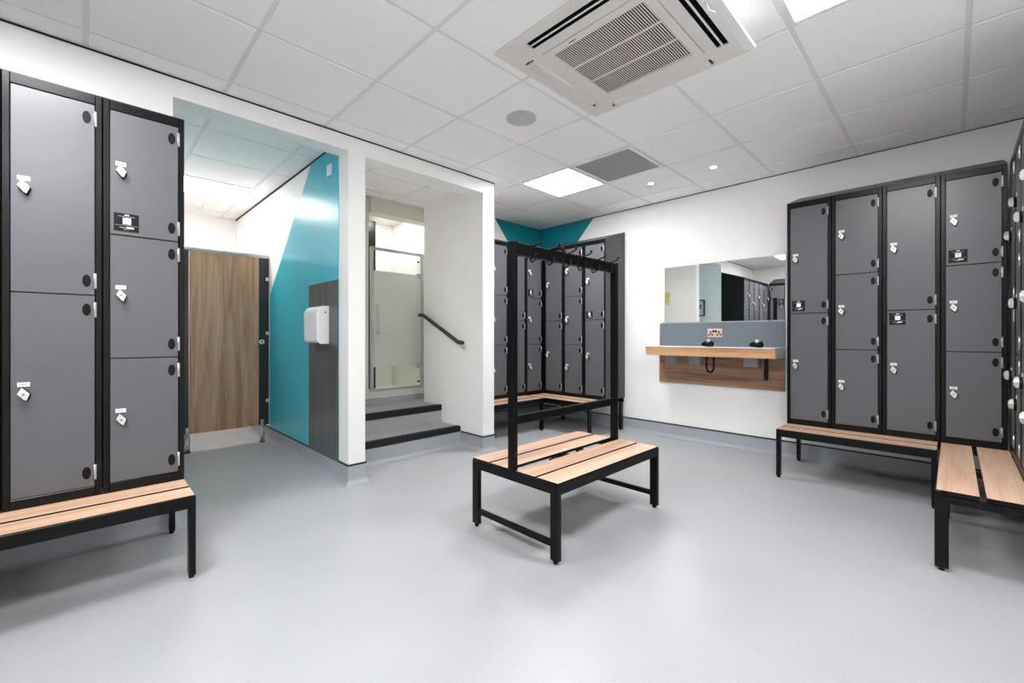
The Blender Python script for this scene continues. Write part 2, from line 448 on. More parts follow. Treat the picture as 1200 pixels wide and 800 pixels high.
# LED panels
def led(name, label, x0, y0, mat, w=0.6):
    t = thing(name, label, 'ceiling light', (x0 + w / 2, y0 + w / 2, CEIL - 0.006), 0, 'ceiling light panels')
    a, b = w / 2 - 0.012, w / 2 - 0.03
    fr = MB()
    fr.box(-a, a, -a, -b, 0, 0.03, 'white').box(-a, a, b, a, 0, 0.03, 'white').box(-a, -b, -b, b, 0, 0.03, 'white').box(b, a, -b, b, 0, 0.03, 'white')
    fr.build('panel_frame', t)
    MB().box(-b, b, -b, b, 0.004, 0.012, mat).build('diffuser', t)
led('light_panel', 'square lit ceiling panel next to the grey air grille', GX + 1.8, GY + 0.6, 'light')
led('light_panel', 'square lit ceiling panel next to the open flap of the air conditioner', GX + 0.6, GY - 1.8, 'light')
led('light_panel', 'square lit ceiling panel seen in the mirror above the lockers', GX - 1.8, GY, 'light')
led('light_panel', 'added, unseen square light panel over the corner behind the lockers in the mirror', GX - 1.8, GY - 1.8, 'light')  # added out of view to light lockers, floor and ceiling
led('light_panel', 'square lit ceiling panel over the toilet cubicle alcove', GX - 0.6, 3.73 + 1.2, 'alcove_light')

# return-air grille
t = thing('air_grille', 'square grey mesh air grille next to the lit ceiling panel', 'air vent', (GX + 2.1, GY + 0.3, CEIL - 0.008))
fr = MB()
for s in (-1, 1):
    fr.box(-0.288, 0.288, min(s * 0.262, s * 0.288), max(s * 0.262, s * 0.288), 0, 0.02, 'white')
    fr.box(min(s * 0.262, s * 0.288), max(s * 0.262, s * 0.288), -0.262, 0.262, 0, 0.02, 'white')
fr.build('frame', t)
MB().box(-0.262, 0.262, -0.262, 0.262, 0.004, 0.012, 'vent_grey').build('mesh_panel', t)

# ceiling loudspeaker, downlights, detector
t = thing('ceiling_speaker', 'round grey loudspeaker grille set in a ceiling tile', 'speaker', (2.111, 2.053, CEIL - 0.003))
MB().cyl((0, 0, -0.004), (0, 0, 0.004), 0.102, 'speaker', 40).build('rim', t)
MB().cyl((0, 0, -0.006), (0, 0, -0.003), 0.092, 'speaker', 40).build('grille', t)
MB().cyl((0, 0, -0.008), (0, 0, -0.005), 0.007, 'white', 12).build('badge', t)
for (x, y), lab in (((3.905, 2.049), 'small round downlight in the tile beside the grey air grille'), ((3.91, 1.467), 'small round downlight in the tile above the vanity mirror end')):
    t = thing('downlight', lab, 'downlight', (x, y, CEIL - 0.003), 0, 'downlights above the vanity')
    MB().cyl((0, 0, -0.004), (0, 0, 0.004), 0.036, 'white', 28).build('bezel', t)
    MB().cyl((0, 0, -0.006), (0, 0, -0.0035), 0.024, 'spot', 24).build('lens', t)
t = thing('smoke_detector', 'small round white detector on the alcove ceiling', 'detector', (0.92, 5.95, CEIL - 0.003))
MB().cyl((0, 0, -0.02), (0, 0, 0.002), 0.05, 'white', 24).build('base', t)
MB().cyl((0, 0, -0.04), (0, 0, -0.02), 0.028, 'white', 24, r2=0.04).build('sensor_head', t)
t = thing('sensor_box', 'small white sensor plate at the top of the teal wall', 'sensor', (AX1 - 0.004, 3.43, 2.387))
MB().box(-0.014, 0, -0.035, 0.035, -0.045, 0.045, 'white', 0.004).build('plate', t)
MB().cyl((-0.02, 0, 0.0), (-0.013, 0, 0.0), 0.018, 'white', 20).build('lens', t)

# ------------------------------------------------------------------ air-conditioning cassette
AC = thing('air_conditioner', 'white ceiling cassette air conditioner with slatted intake and side louvres', 'air conditioner', (1.998, 1.204, CEIL - 0.013))
bx_ = [-0.475, -0.418, -0.362, -0.302, 0.302, 0.362, 0.418, 0.440]
br = [-0.475, -0.418, -0.362, -0.302, 0.302, 0.362, 0.418, 0.475]
face = MB()
for i in range(7):
    for j in range(7):
        slot = (i in (1, 5) and j == 3) or (j in (1, 5) and i == 3)
        if slot or (i == 3 and j == 3): continue
        face.box(bx_[i], bx_[i + 1], br[j], br[j + 1], 0, 0.0085, 'ac')
face.build('fascia', AC)
cs = MB().box(-0.43, 0.43, -0.43, 0.43, 0.0088, 0.0115, 'dark')  # flat dark sheet in place of the shade behind grille and slots
for s_ in (-1, 1):                      # dark strips painting the shade inside the outlet slots
    for e in (0.363, 0.416):
        cs.box(s_ * e - 0.001, s_ * e + 0.001, -0.30, 0.30, 0.001, 0.009, 'dark')
        cs.box(-0.30, 0.30, s_ * e - 0.001, s_ * e + 0.001, 0.001, 0.009, 'dark')
cs.build('casing', AC)
gr = MB()
for s_ in (-1, 1):
    gr.box(-0.298, 0.298, min(s_ * 0.256, s_ * 0.298), max(s_ * 0.256, s_ * 0.298), -0.004, 0.0085, 'ac')
    gr.box(min(s_ * 0.256, s_ * 0.298), max(s_ * 0.256, s_ * 0.298), -0.256, 0.256, -0.004, 0.0085, 'ac')
gr.build('intake_frame', AC)
sl = MB(); n = 42
for k in range(n):
    y = -0.256 + 0.512 * (k + 0.5) / n
    sl.box(-0.256, 0.256, y - 0.0026, y + 0.0026, -0.002, -0.0003, 'ac')
o = sl.build('intake_slats', AC); o['kind'] = 'stuff'
for x in (-0.085, 0.085):
    MB().box(x - 0.004, x + 0.004, -0.256, 0.256, -0.003, 0.003, 'ac').build('cross_bar', AC)
MB().box(-0.279, -0.273, 0.10, 0.14, -0.0055, -0.0035, 'dark_mid').build('maker_badge', AC, None)
# closed flaps on two sides, open ones on the other two
MB().box(-0.290, 0.290, 0.362, 0.418, -0.006, 0.006, 'ac', 0.004).build('louvre_flap', AC)
MB().box(0.362, 0.418, -0.290, 0.290, -0.006, 0.006, 'ac', 0.004).build('louvre_flap', AC)
MB().box(-0.393, -0.387, -0.295, 0.295, -0.003, 0.002, 'white').build('louvre_flap', AC)
MB().box(-0.295, 0.295, -0.393, -0.385, -0.003, 0.002, 'white').build('louvre_flap', AC)
MB().box(-0.29, 0.255, -0.552, -0.503, -0.106, -0.094, 'white', 0.003, 1).build('air_deflector', AC)
for x in (-0.24, -0.06):
    MB().tube([(x, -0.44, -0.002), (x, -0.46, -0.05), (x, -0.512, -0.097)], 0.005, 'white', 8).build('deflector_arm', AC)
for p, q in (((0.300, 0.39), (0.308, 0.39)), ((-0.300, 0.39), (-0.308, 0.39)), ((0.39, 0.300), (0.39, 0.308)), ((0.39, -0.300), (0.39, -0.308))):
    MB().cyl((*p, -0.006), (*q, -0.006), 0.006, 'dark_mid', 8).build('flap_pivot', AC)

# ------------------------------------------------------------------ lockers
LW, LD, LH, BASE = 0.3, 0.40, 1.8, 0.372
ST, RL, RISE = 0.0235, 0.043, 0.130
body_me = MB().prism([(0.018, 0), (LD, 0), (LD, LH + RISE - 0.004), (0.018, LH - 0.004)], 'x', 0.0015, LW - 0.0015, 'frame').mesh('body')
fm = MB()
fm.box(0.0015, ST, 0, 0.018, 0, LH, 'frame', 0.002, 1).box(LW - ST, LW - 0.0015, 0, 0.018, 0, LH, 'frame', 0.002, 1)
fm.box(ST, LW - ST, 0, 0.018, LH - RL, LH, 'frame', 0.002, 1).box(ST, LW - ST, 0, 0.018, 0, RL, 'frame', 0.002, 1)
frame_me = fm.mesh('front_frame')
panel_me = MB().prism([(0.004, 0), (LD, 0), (LD, LH + RISE), (0.004, LH)], 'x', 0, 0.004, 'side').mesh('end_panel')
top_me = MB().prism([(0.0, LH - 0.001), (0.0, LH + 0.002), (LD, LH + RISE + 0.004), (LD, LH + RISE - 0.003)], 'x', 0.0005, LW - 0.0005, 'side').mesh('sloping_top')  # greyer than the black body: light from above put into its colour
DW = LW - 2 * ST - 0.004
door_me = {}
for n in (2, 3):
    dh = (LH - 2 * RL) / n - 0.005
    door_me[n] = (MB().box(0, DW, 0.003, 0.017, 0, dh, 'door', 0.0015, 1).mesh('door'), dh)
# quarter-turn hasp lock: black offset base as its painted shadow, bright diamond body, keeper
lk = MB()
dia = [(-0.005, 0.029), (0.004, 0.020), (0.018, 0.002), (0.009, -0.025), (0.001, -0.020), (-0.017, 0.004), (-0.010, 0.018)]
lk.prism([(x * 1.12 + 0.002, z * 1.12 - 0.003) for x, z in dia], 'y', 0.0, -0.012, 'vent')
lk.prism(dia, 'y', -0.012, -0.026, 'chrome')
lk.prism([(x * 0.7, z * 0.7) for x, z in dia], 'y', -0.026, -0.031, 'chrome')
lk.cyl((0.001, -0.031, 0.001), (0.001, -0.034, 0.001), 0.005, 'ink', 10)
lock_me = lk.mesh('lock')
pm = MB().box(-0.018, 0.018, -0.0015, 0, -0.009, 0.009, 'label')
for k in range(4): pm.box(-0.010 + k * 0.005, -0.007 + k * 0.005, -0.002, -0.0014, -0.003, 0.003, 'ink')
plate_me = pm.mesh('number_plate')
vm = MB().cyl((0, -0.003, 0), (0, 0, 0), 0.027, 'vent', 22, scale=(0.52, 1))
for k in (-2, -1, 0, 1, 2): vm.box(-0.009, 0.009, -0.0042, -0.003, k * 0.007 - 0.0018, k * 0.007 + 0.0018, 'sticker')
vent_me = vm.mesh('vent')
hm = MB().box(-0.005, 0.006, -0.0025, 0.002, -0.034, 0.034, 'steel', 0.001, 1).cyl((-0.001, -0.003, -0.034), (-0.001, -0.003, 0.034), 0.0035, 'steel', 8)
hinge_me = hm.mesh('hinge')
sk = MB().box(0, 0.088, -0.0012, 0, 0, 0.084, 'sticker')
def mk(a, b, c, d, m='label'): sk.box(a, b, -0.0018, -0.0011, c, d, m)
mk(0.037, 0.053, 0.0745, 0.079); mk(0.015, 0.073, 0.0685, 0.071, 'ink'); mk(0.031, 0.060, 0.034, 0.064)
mk(0.003, 0.085, 0.0275, 0.029, 'ink'); mk(0.020, 0.042, 0.016, 0.0195, 'ink'); mk(0.044, 0.070, 0.0155, 0.022); mk(0.034, 0.054, 0.009, 0.0115, 'ink')
stick_me = sk.mesh('information_sticker')

def locker(label, group, loc, rz, tiers, sticker=None, end=None):
    """sticker: (door index from the top, 'low' or 'high'); end: side with a visible charcoal end panel"""
    t = thing('locker', label, 'locker', loc, rz, group)
    put('body', body_me, t); put('front_frame', frame_me, t); put('sloping_top', top_me, t)
    if end == 'right': put('end_panel', panel_me, t, (LW - 0.0015, 0, 0))['label'] = 'charcoal end panel with sloping top'
    me, dh = door_me[tiers]
    for k in range(tiers):
        z = LH - RL - (k + 1) * (LH - 2 * RL) / tiers + 0.0025
        d = put('door', me, t, (ST + 0.002, 0, z))
        put('lock', lock_me, d, (0.036, 0.003, dh * 0.505))
        put('number_plate', plate_me, d, (0.036, 0.003, dh * 0.505 + 0.041))
        for zz in (0.062, dh - 0.062):
            put('vent', vent_me, d, (DW - 0.026, 0.003, zz))
            put('hinge', hinge_me, d, (DW, 0.001, zz))
        if sticker and sticker[0] == k:
            put('information_sticker', stick_me, d, (0.012, 0.003, 0.016 if sticker[1] == 'low' else dh - 0.1))
    return t

def local(origin, rz, x, y=0.0, z=0.0):
    a = math.radians(rz)
    return (origin[0] + x * math.cos(a) - y * math.sin(a), origin[1] + x * math.sin(a) + y * math.cos(a), z)

TIER = {2: 'two-door', 3: 'three-door'}
# row beside the toilet alcove (faces -Y); x runs towards the alcove
LF = YL - LD - 0.004
words = ['next to the alcove opening', 'second from the alcove opening', 'third from the alcove opening', 'fourth from the alcove opening', 'in the inner corner, fifth from the alcove']
for k in range(5):
    n = 3 if k % 2 == 0 else 2
    locker('grey %s locker %s' % (TIER[n], words[k]), 'lockers beside the toilet alcove', (AX0 - 0.3 * (k + 1), LF, BASE), 0, n, (0, 'low') if k in (0, 4) else None)
# row along the wall seen only in the mirror (faces +X)
RF = XW + LD + 0.004
for k in range(4):
    n = 2 if k % 2 == 0 else 3
    y0 = LF - 0.3 * (k + 1) - 0.01
    locker('grey %s locker on the mirrored wall, %s from the inner corner' % (TIER[n], ['first', 'second', 'third', 'fourth'][k]), 'lockers on the wall seen in the mirror', (RF, y0, BASE), 90, n)
# row beside the vanity (faces -X); x runs away from the vanity
VF = XE - LD - 0.004
VY = 0.96
words = ['next to the vanity shelf', 'second from the vanity shelf', 'third from the vanity shelf', 'fourth from the vanity shelf, in the corner']
stk = [(0, 'low'), None, (1, 'high'), (0, 'low')]
for k in range(4):
    n = 2 if k % 2 == 0 else 3
    locker('grey %s locker %s' % (TIER[n], words[k]), 'lockers beside the vanity', (VF, VY - 0.3 * k, BASE), -90, n, stk[k])
# row facing the stairs (faces +Y)
NF = VY - 1.2 - 0.008
words = ['first from the corner', 'second from the corner', 'third from the corner', 'fourth from the corner']
for k in range(4):
    n = 2 if k % 2 == 0 else 3
    locker('grey %s locker facing the stairs, %s with the vanity lockers' % (TIER[n], words[k]), 'lockers facing the stairs', (VF - 0.3 * k - 0.006, NF, BASE), 180, n)
# corner block: row on the back wall (faces -Y) and row on the mirror wall (faces -X)
BF = YB - LD - 0.004
words = ['in the teal corner against the back wall', 'second from the teal corner on the back wall', 'third from the teal corner on the back wall', 'fourth from the teal corner, up against the stair wall']
for k in range(4):
    n = 3 if k % 2 == 0 else 2
    lo = locker('grey %s locker %s' % (TIER[n], words[k]), 'lockers on the back wall', (VF - 0.3 * (k + 1) - 0.003, BF, BASE), 0, n, (0, 'low') if k == 0 else None)
    if k == 0: MB().box(LW + 0.001, LW + 0.035, -0.022, 0.012, 0, LH + 0.006, 'frame').build('corner_filler', lo)
CY = 3.602
words = ['at the teal corner on the mirror wall', 'in the middle of the mirror wall row under the teal paint', 'at the row end with a charcoal side panel towards the vanity']
for k in range(3):
    n = 2 if k % 2 == 0 else 3
    locker('grey %s locker %s' % (TIER[n], words[k]), 'lockers under the teal paint on the mirror wall', (VF, CY - 0.3 * k, BASE), -90, n, (0, 'low') if k == 2 else None, 'right' if k == 2 else None)

# ------------------------------------------------------------------ locker stands with slatted seats
def stand(label, origin, rz, x0, x1, sx0, sx1, legs, open_end=None, depth=0.385, seat=0.31):
    """x0..x1 frame under the lockers, sx0..sx1 seat slats; local y=0 at the locker fronts"""
    t = thing('bench_stand', label, 'bench', (*origin, 0), rz, 'bench stands under the lockers')
    zf0, zf1 = 0.318, 0.371
    fr = MB()
    fr.box(sx0, sx1, -seat, -seat + 0.025, zf0, zf1, 'black', 0.002, 1)
    fr.box(x0, x1, 0.012, 0.037, zf0, zf1 - 0.001, 'black', 0.002, 1)
    fr.box(x0, x1, depth - 0.025, depth, zf0, zf1 - 0.001, 'black', 0.002, 1)
    fr.build('rail_frame', t)
    xs = sorted(set([sx0, sx1 - 0.025] + [sx0 + (sx1 - sx0) * k / 2 for k in (1,)]))
    for x in xs:
        MB().box(x, x + 0.025, -seat + 0.025, 0.012, zf0, 0.351, 'black').build('cross_member', t)
    sw = (seat - 0.025 - 0.02) / 2
    y = -seat + 0.006
    sw = (seat - 0.006 - 0.004 - 0.022) / 2
    for k in range(2):
        a = y + k * (sw + 0.022)
        MB().slat(sx0 + 0.003, sx1 - 0.003, a, a + sw, 0.354, 0.374).build('slat', t)
    for (lx, ly) in legs:
        l = MB().box(lx, lx + 0.026, ly, ly + 0.048, 0.014, zf0 + 0.004, 'black', 0.002, 1).build('leg', t)
        MB().cyl((lx + 0.013, ly + 0.024, 0.0), (lx + 0.013, ly + 0.024, 0.016), 0.011, 'black', 12).build('foot', l)
    return t
R_ = 0.385 - 0.075
stand('oak slatted bench under the lockers beside the toilet alcove', (0, LF), 0, RF + 0.02, AX0, RF + 0.31, AX0,
      [(AX0 - 0.026, -0.31), (AX0 - 0.026, R_), (-0.5, -0.31), (-0.5, R_)])
stand('oak slatted bench under the mirrored-wall lockers', (RF, 0), 90, LF - 1.21, LF - 0.02, LF - 1.21, LF - 0.003,
      [(LF - 1.21, -0.31), (LF - 1.21, R_), (LF - 0.05, R_)])
stand('oak slatted bench under the lockers beside the vanity', (VF, VY), -90, 0, 1.2, 0, VY - NF - 0.318,
      [(0.0, -0.31), (0.0, R_), (VY - NF - 0.345, -0.31), (1.17, R_)])
stand('oak slatted bench along the lockers that face the stairs', (VF - 0.003, NF), 180, 0.0, 1.22, 0.0, 1.275,
      [(1.249, -0.31), (1.249, R_), (0.45, -0.31)])
stand('oak slatted bench under the back wall lockers by the stair wall', (0, BF), 0, BX + 0.03, VF - 0.006, BX + 0.03, VF - 0.32,
      [(VF - 0.36, -0.31), (BX + 0.05, -0.31), (BX + 0.05, R_)])
stand('oak slatted bench under the mirror wall lockers in the teal corner', (VF, CY), -90, 0.0, 0.9, 0.0, 0.9,
      [(0.874, -0.31), (0.874, R_), (0.02, R_)])

# ------------------------------------------------------------------ island bench with coat rail
CX0, CX1, CY0, CY1, SEAT = 1.597, 2.603, 1.312, 1.948, 0.387
B = thing('changing_bench', 'double oak slat bench with black frame and overhead coat rail in mid floor', 'bench', ((CX0 + CX1) / 2, (CY0 + CY1) / 2, 0))
hx, hy = (CX1 - CX0) / 2, (CY1 - CY0) / 2
zf = SEAT - 0.006
fr = MB()
fr.box(-hx, hx, -hy, -hy + 0.025, zf - 0.05, zf, 'black', 0.002, 1).box(-hx, hx, hy - 0.025, hy, zf - 0.05, zf, 'black', 0.002, 1)
fr.box(-hx, -hx + 0.025, -hy + 0.025, hy - 0.025, zf - 0.05, zf, 'black', 0.002, 1).box(hx - 0.025, hx, -hy + 0.025, hy - 0.025, zf - 0.05, zf, 'black', 0.002, 1)
fr.box(-0.025, 0.025, -hy + 0.025, hy - 0.025, zf - 0.05, zf - 0.014, 'black')
fr.build('seat_frame', B)
gap, mid = 0.016, 0.066
sw = (2 * hy - 0.008 - mid - 2 * gap) / 4
ys = [-hy + 0.004, -hy + 0.004 + sw + gap, mid / 2, mid / 2 + sw + gap]
for a in ys:
    MB().slat(-hx + 0.004, hx - 0.004, a, a + sw, SEAT - 0.014, SEAT + 0.002).build('slat', B)
for sx in (-1, 1):
    for sy in (-1, 1):
        x = -hx if sx < 0 else hx - 0.027
        y = -hy if sy < 0 else hy - 0.05
        l = MB().box(x, x + 0.027, y, y + 0.05, 0.016, zf - 0.046, 'black', 0.002, 1).build('leg', B)
        MB().cyl((x + 0.0135, y + 0.025, 0), (x + 0.0135, y + 0.025, 0.018), 0.012, 'black', 12).build('foot', l)
    x = -hx + 0.004 if sx < 0 else hx - 0.024
    MB().box(x, x + 0.020, -hy + 0.05, hy - 0.05, 0.075, 0.105, 'black', 0.002, 1).build('stretcher', B)
    x = -hx - 0.001 if sx < 0 else hx - 0.029
    MB().box(x, x + 0.030, -0.023, 0.023, zf - 0.05, 1.588, 'black', 0.002, 1).build('upright', B)
    MB().box(-0.03 + sx * 0.13, 0.03 + sx * 0.13, -0.03, 0.03, SEAT - 0.03, SEAT - 0.015, 'black').build('joining_plate', B)
MB().box(-hx + 0.028, hx - 0.028, -0.021, 0.021, 1.522, 1.584, 'black', 0.003, 1).build('coat_rail', B)
MB().box(-hx + 0.028, hx - 0.028, -0.016, 0.016, 0.622, 0.668, 'black', 0.003, 1).build('lower_rail', B)
hk = MB().box(-0.012, 0.012, -0.004, 0, -0.035, 0.045, 'black', 0.002, 1)
hk.tube([(0, -0.002, 0.030), (0, -0.04, 0.034), (0, -0.078, 0.042), (0, -0.088, 0.047), (0, -0.090, 0.056)], 0.0055, 'black', 8).ball((0, -0.090, 0.060), 0.009, 'black')
hk.tube([(0, -0.002, -0.028), (0, -0.014, -0.034), (0, -0.026, -0.044), (0, -0.034, -0.044), (0, -0.042, -0.036), (0, -0.044, -0.024)], 0.0055, 'black', 8).ball((0, -0.044, -0.02), 0.008, 'black')
hook_me = hk.mesh('coat_hook')
for k in range(6):
    x = -hx + 0.13 + k * (2 * hx - 0.26) / 5
    for h in (put('coat_hook', hook_me, B, (x, -0.021, 1.548)), put('coat_hook', hook_me, B, (x - 0.06, 0.021, 1.548), 180)):
        h.scale = (0.9, 0.9, 0.85)

# ------------------------------------------------------------------ mirror and vanity (local x runs along the wall, away from the corner)
VO = (XE, 2.265, 0)
t = thing('wall_mirror', 'wide frameless mirror above the vanity shelf reflecting lockers', 'mirror', (XE, 2.243, 1.236), -90)
MB().box(0, 1.175, -0.006, -0.001, 0, 0.594, 'mirror').build('mirror_glass', t)
MB().box(-0.004, 1.179, -0.004, 0, -0.004, 0.598, 'white').build('backing', t)
MB().box(-0.004, 1.179, -0.010, -0.001, -0.012, 0.0, 'alu').build('bottom_channel', t)
V = thing('vanity_unit', 'wall hung vanity shelf with oak fascia, blue grey splashback and walnut back panel', 'vanity', VO, -90)
MB().box(0.0, 1.20, -0.008, 0, 0.985, 1.224, 'splash').build('splashback', V)['label'] = 'blue grey splashback'
MB().box(0.0, 1.20, -0.320, -0.008, 0.975, 0.985, 'worktop', 0.001, 1).build('shelf_top', V)
MB().box(0.0, 1.20, -0.320, -0.300, 0.893, 0.974, 'oak_front', 0.001, 1).build('fascia', V)
MB().box(0.0, 1.20, -0.321, -0.3005, 0.9735, 0.977, 'capping').build('edge_strip', V)
MB().box(0.0, 0.02, -0.300, -0.008, 0.893, 0.974, 'worktop').build('end_panel', V)
MB().box(1.18, 1.20, -0.300, -0.008, 0.893, 0.974, 'worktop').build('end_panel', V)
MB().box(0.02, 1.18, -0.300, -0.008, 0.950, 0.974, 'worktop').build('shelf_base', V)
MB().box(0.0, 1.20, -0.018, 0, 0.59, 0.974, 'walnut_x').build('back_panel', V)['label'] = 'walnut back panel'

t = thing('double_socket', 'copper double power socket with black inserts on the splashback', 'socket', (XE - 0.0085, 1.677, 1.119), -90)
MB().box(-0.073, 0.073, -0.008, 0, -0.043, 0.043, 'copper', 0.003, 2).build('face_plate', t)
for s in (-1, 1):
    q = MB()
    cx = s * 0.04
    q.box(cx - 0.006, cx + 0.006, -0.010, -0.0075, -0.004, 0.018, 'vent').box(cx - 0.023, cx - 0.008, -0.010, -0.0075, -0.024, -0.009, 'vent').box(cx + 0.008, cx + 0.023, -0.010, -0.0075, -0.024, -0.009, 'vent')
    q.build('pin_holes', t)
    MB().box(s * 0.012 - 0.009, s * 0.012 + 0.009, -0.013, -0.0075, 0.008, 0.030, 'vent', 0.002, 1).build('rocker_switch', t)

def dryer(label, y, flip, loop):
    t = thing('hair_dryer', label, 'hair dryer', (XE - 0.2, y, 0.985), -90, 'hair dryers on the vanity')
    s = flip
    MB().cyl((-0.040 * s, 0, 0.028), (0.032 * s, 0, 0.028), 0.025, 'vent', 20, r2=0.027).ball((0.032 * s, 0, 0.028), 0.0265, 'vent', (0.6, 1, 1)).build('barrel', t)
    MB().cyl((-0.068 * s, 0, 0.024), (-0.039 * s, 0, 0.028), 0.012, 'vent', 16, r2=0.024).build('nozzle', t)
    MB().cyl((0.000 * s, -0.006, 0.046), (0.004 * s, -0.010, 0.070), 0.020, 'chrome', 14, r2=0.017).build('end_cap', t)
    MB().tube([(0.01 * s, -0.016, 0.022), (0.02 * s, -0.05, 0.016), (0.03 * s, -0.085, 0.0145)], 0.0135, 'vent', 12).build('handle', t)
    c = MB()
    if loop:
        pts = [(0.0, -0.05, -0.036), (0.0, -0.052, -0.14)] + [(0.034 * (1 - math.cos(a)), -0.055, -0.19 - 0.05 * math.sin(a)) for a in [math.pi * k / 8 for k in range(9)]] + [(0.068, -0.052, -0.14), (0.062, -0.05, -0.036)]
    else:
        pts = [(0.070, -0.05, -0.036), (0.076, -0.05, -0.10), (0.078, -0.052, -0.16), (0.072, -0.055, -0.23), (0.076, -0.055, -0.275), (0.088, -0.055, -0.275), (0.092, -0.054, -0.22), (0.088, -0.05, -0.15), (0.092, -0.05, -0.036)]
    # spiral cord hanging below the shelf from its hole
    P = [Vector(p) for p in pts]; dense = []
    for i in range(len(P) - 1):
        for k in range(10): dense.append(P[i].lerp(P[i + 1], k / 10))
    c.tube(dense, 0.010, 'vent', 8).build('cord', t)
dryer('black hair dryer below the copper socket, cord looping under the shelf', 1.665, 1, True)
dryer('black hair dryer at the vanity end by the lockers', 1.235, 1, False)
for x, w, lab in ((0.17, 0.11, 'grey box under the shelf end away from the lockers'), (0.428, 0.12, 'grey box under the shelf below the copper socket'), (0.947, 0.124, 'grey box under the shelf end by the lockers')):
    t = thing('wiring_box', lab, 'box', (XE - 0.019, 2.265 - x, 0.80), -90, 'grey boxes under the vanity shelf')
    MB().box(-w / 2, w / 2, -0.10, 0, 0.0, 0.149, 'grey_box', 0.004, 2).build('casing', t)
    MB().box(-w / 2 + 0.01, w / 2 - 0.01, -0.106, -0.10, 0.01, 0.138, 'grey_box', 0.002, 1).build('cover', t)

# ------------------------------------------------------------------ stairs, handrail
S = thing('staircase', 'two grey vinyl steps with black nosings up to the shower', 'stairs', (SX0, 3.46, 0))
W_ = SX1 - SX0
s1 = MB().box(0.002, W_ - 0.002, 0, 0.40, 0, 0.19, 'step').build('step', S)
MB().box(0.004, W_ - 0.002, -0.010, 0.045, 0.187, 0.194, 'nosing').box(0.004, W_ - 0.002, -0.012, 0.0, 0.140, 0.194, 'nosing', 0.002, 1).build('nosing', s1)
s2 = MB().box(0.002, W_ - 0.002, 0.32, 0.66, 0, 0.367, 'step').box(0.002, 1.435, 0.66, 0.872, 0, 0.367, 'step').build('step', S)
MB().box(0.004, W_ - 0.002, 0.310, 0.365, 0.364, 0.371, 'nosing').box(0.004, W_ - 0.002, 0.308, 0.32, 0.312, 0.371, 'nosing', 0.002, 1).build('nosing', s2)

t = thing('handrail', 'charcoal tubular handrail sloping down the stair wall', 'handrail', (SX1, 3.6, 0))
rx = -0.06
rp = [(rx, 0.50, 1.318), (rx, 0.43, 1.312), (rx, -0.19, 1.030), (rx, -0.255, 1.024)]
MB().tube([rp[0], (rx, 0.45, 1.316), rp[1], (rx, 0.40, 1.300)] + [Vector((rx, 0.40, 1.300)).lerp(Vector((rx, -0.165, 1.041)), k / 6) for k in range(1, 7)] + [rp[2], rp[3]], 0.020, 'rail', 14).ball(rp[0], 0.020, 'rail').ball(rp[3], 0.020, 'rail').build('rail', t)
for y, z in ((0.30, 1.235), (-0.215, 1.005)):
    MB().cyl((-0.004, y, z - 0.03), (0, y, z - 0.03), 0.032, 'white', 20).tube([(-0.004, y, z - 0.03), (-0.035, y, z - 0.028), (rx, y, z)], 0.008, 'chrome', 8).build('bracket', t)

# ------------------------------------------------------------------ shower
YD = 4.387
struct(MB().box(SX0, 2.155, 4.362, 4.46, 0.367, CEIL + 0.1, 'bulkhead').build('wall_shower_left'), 'off-white wall strip beside the shower door')
struct(MB().box(2.155, 2.95, 4.30, 4.46, 2.40, CEIL + 0.1, 'bulkhead').build('wall_shower_front'), 'off-white bulkhead above the shower door')
struct(MB().box(SX0, 3.19, 5.30, 5.42, 0.0, CEIL + 0.1, 'shower_wall').build('wall_shower_back'), 'cream back wall inside the shower')
struct(MB().box(2.95, 3.07, 4.105, 5.30, 0.0, CEIL + 0.1, 'shower_wall').build('wall_shower_right'), 'cream side wall inside the shower')
struct(MB().box(SX0 + 0.0, 2.95, 4.36, 5.30, 0.0, 0.43, 'shower_wall').box(2.155, 2.95, 4.36, 4.44, 0.43, 0.492, 'bulkhead').build('trim_4'), 'pale shower tray kerb under the glass door', 'trim')
struct(MB().box(SX0, 2.95, 4.46, 5.30, CEIL - 0.004, CEIL + 0.02, 'shower_wall').build('trim_5'), 'cream ceiling lining inside the shower', 'trim')
MB().box(0, 1.435, 0.874, 0.898, 0.367, 0.425, 'step').build('kerb_skirting', S)
struct(MB().box(2.51, 2.615, 5.10, 5.298, 0.43, 2.53, 'black').build('trim_6'), 'dark vertical panel inside the shower', 'trim')
struct(MB().box(SX0, SX1, 4.035, 4.06, CEIL - 0.03, CEIL - 0.002, 'white').build('trim_7'), 'white strip across the ceiling above the stair landing', 'trim')
t = thing('shower_light', 'round downlight in the shower ceiling', 'downlight', (2.62, 4.85, CEIL - 0.004))
MB().cyl((0, 0, -0.006), (0, 0, 0), 0.075, 'white', 28).build('bezel', t)
MB().cyl((0, 0, -0.009), (0, 0, -0.0055), 0.06, 'shower_light', 28).build('lens', t)

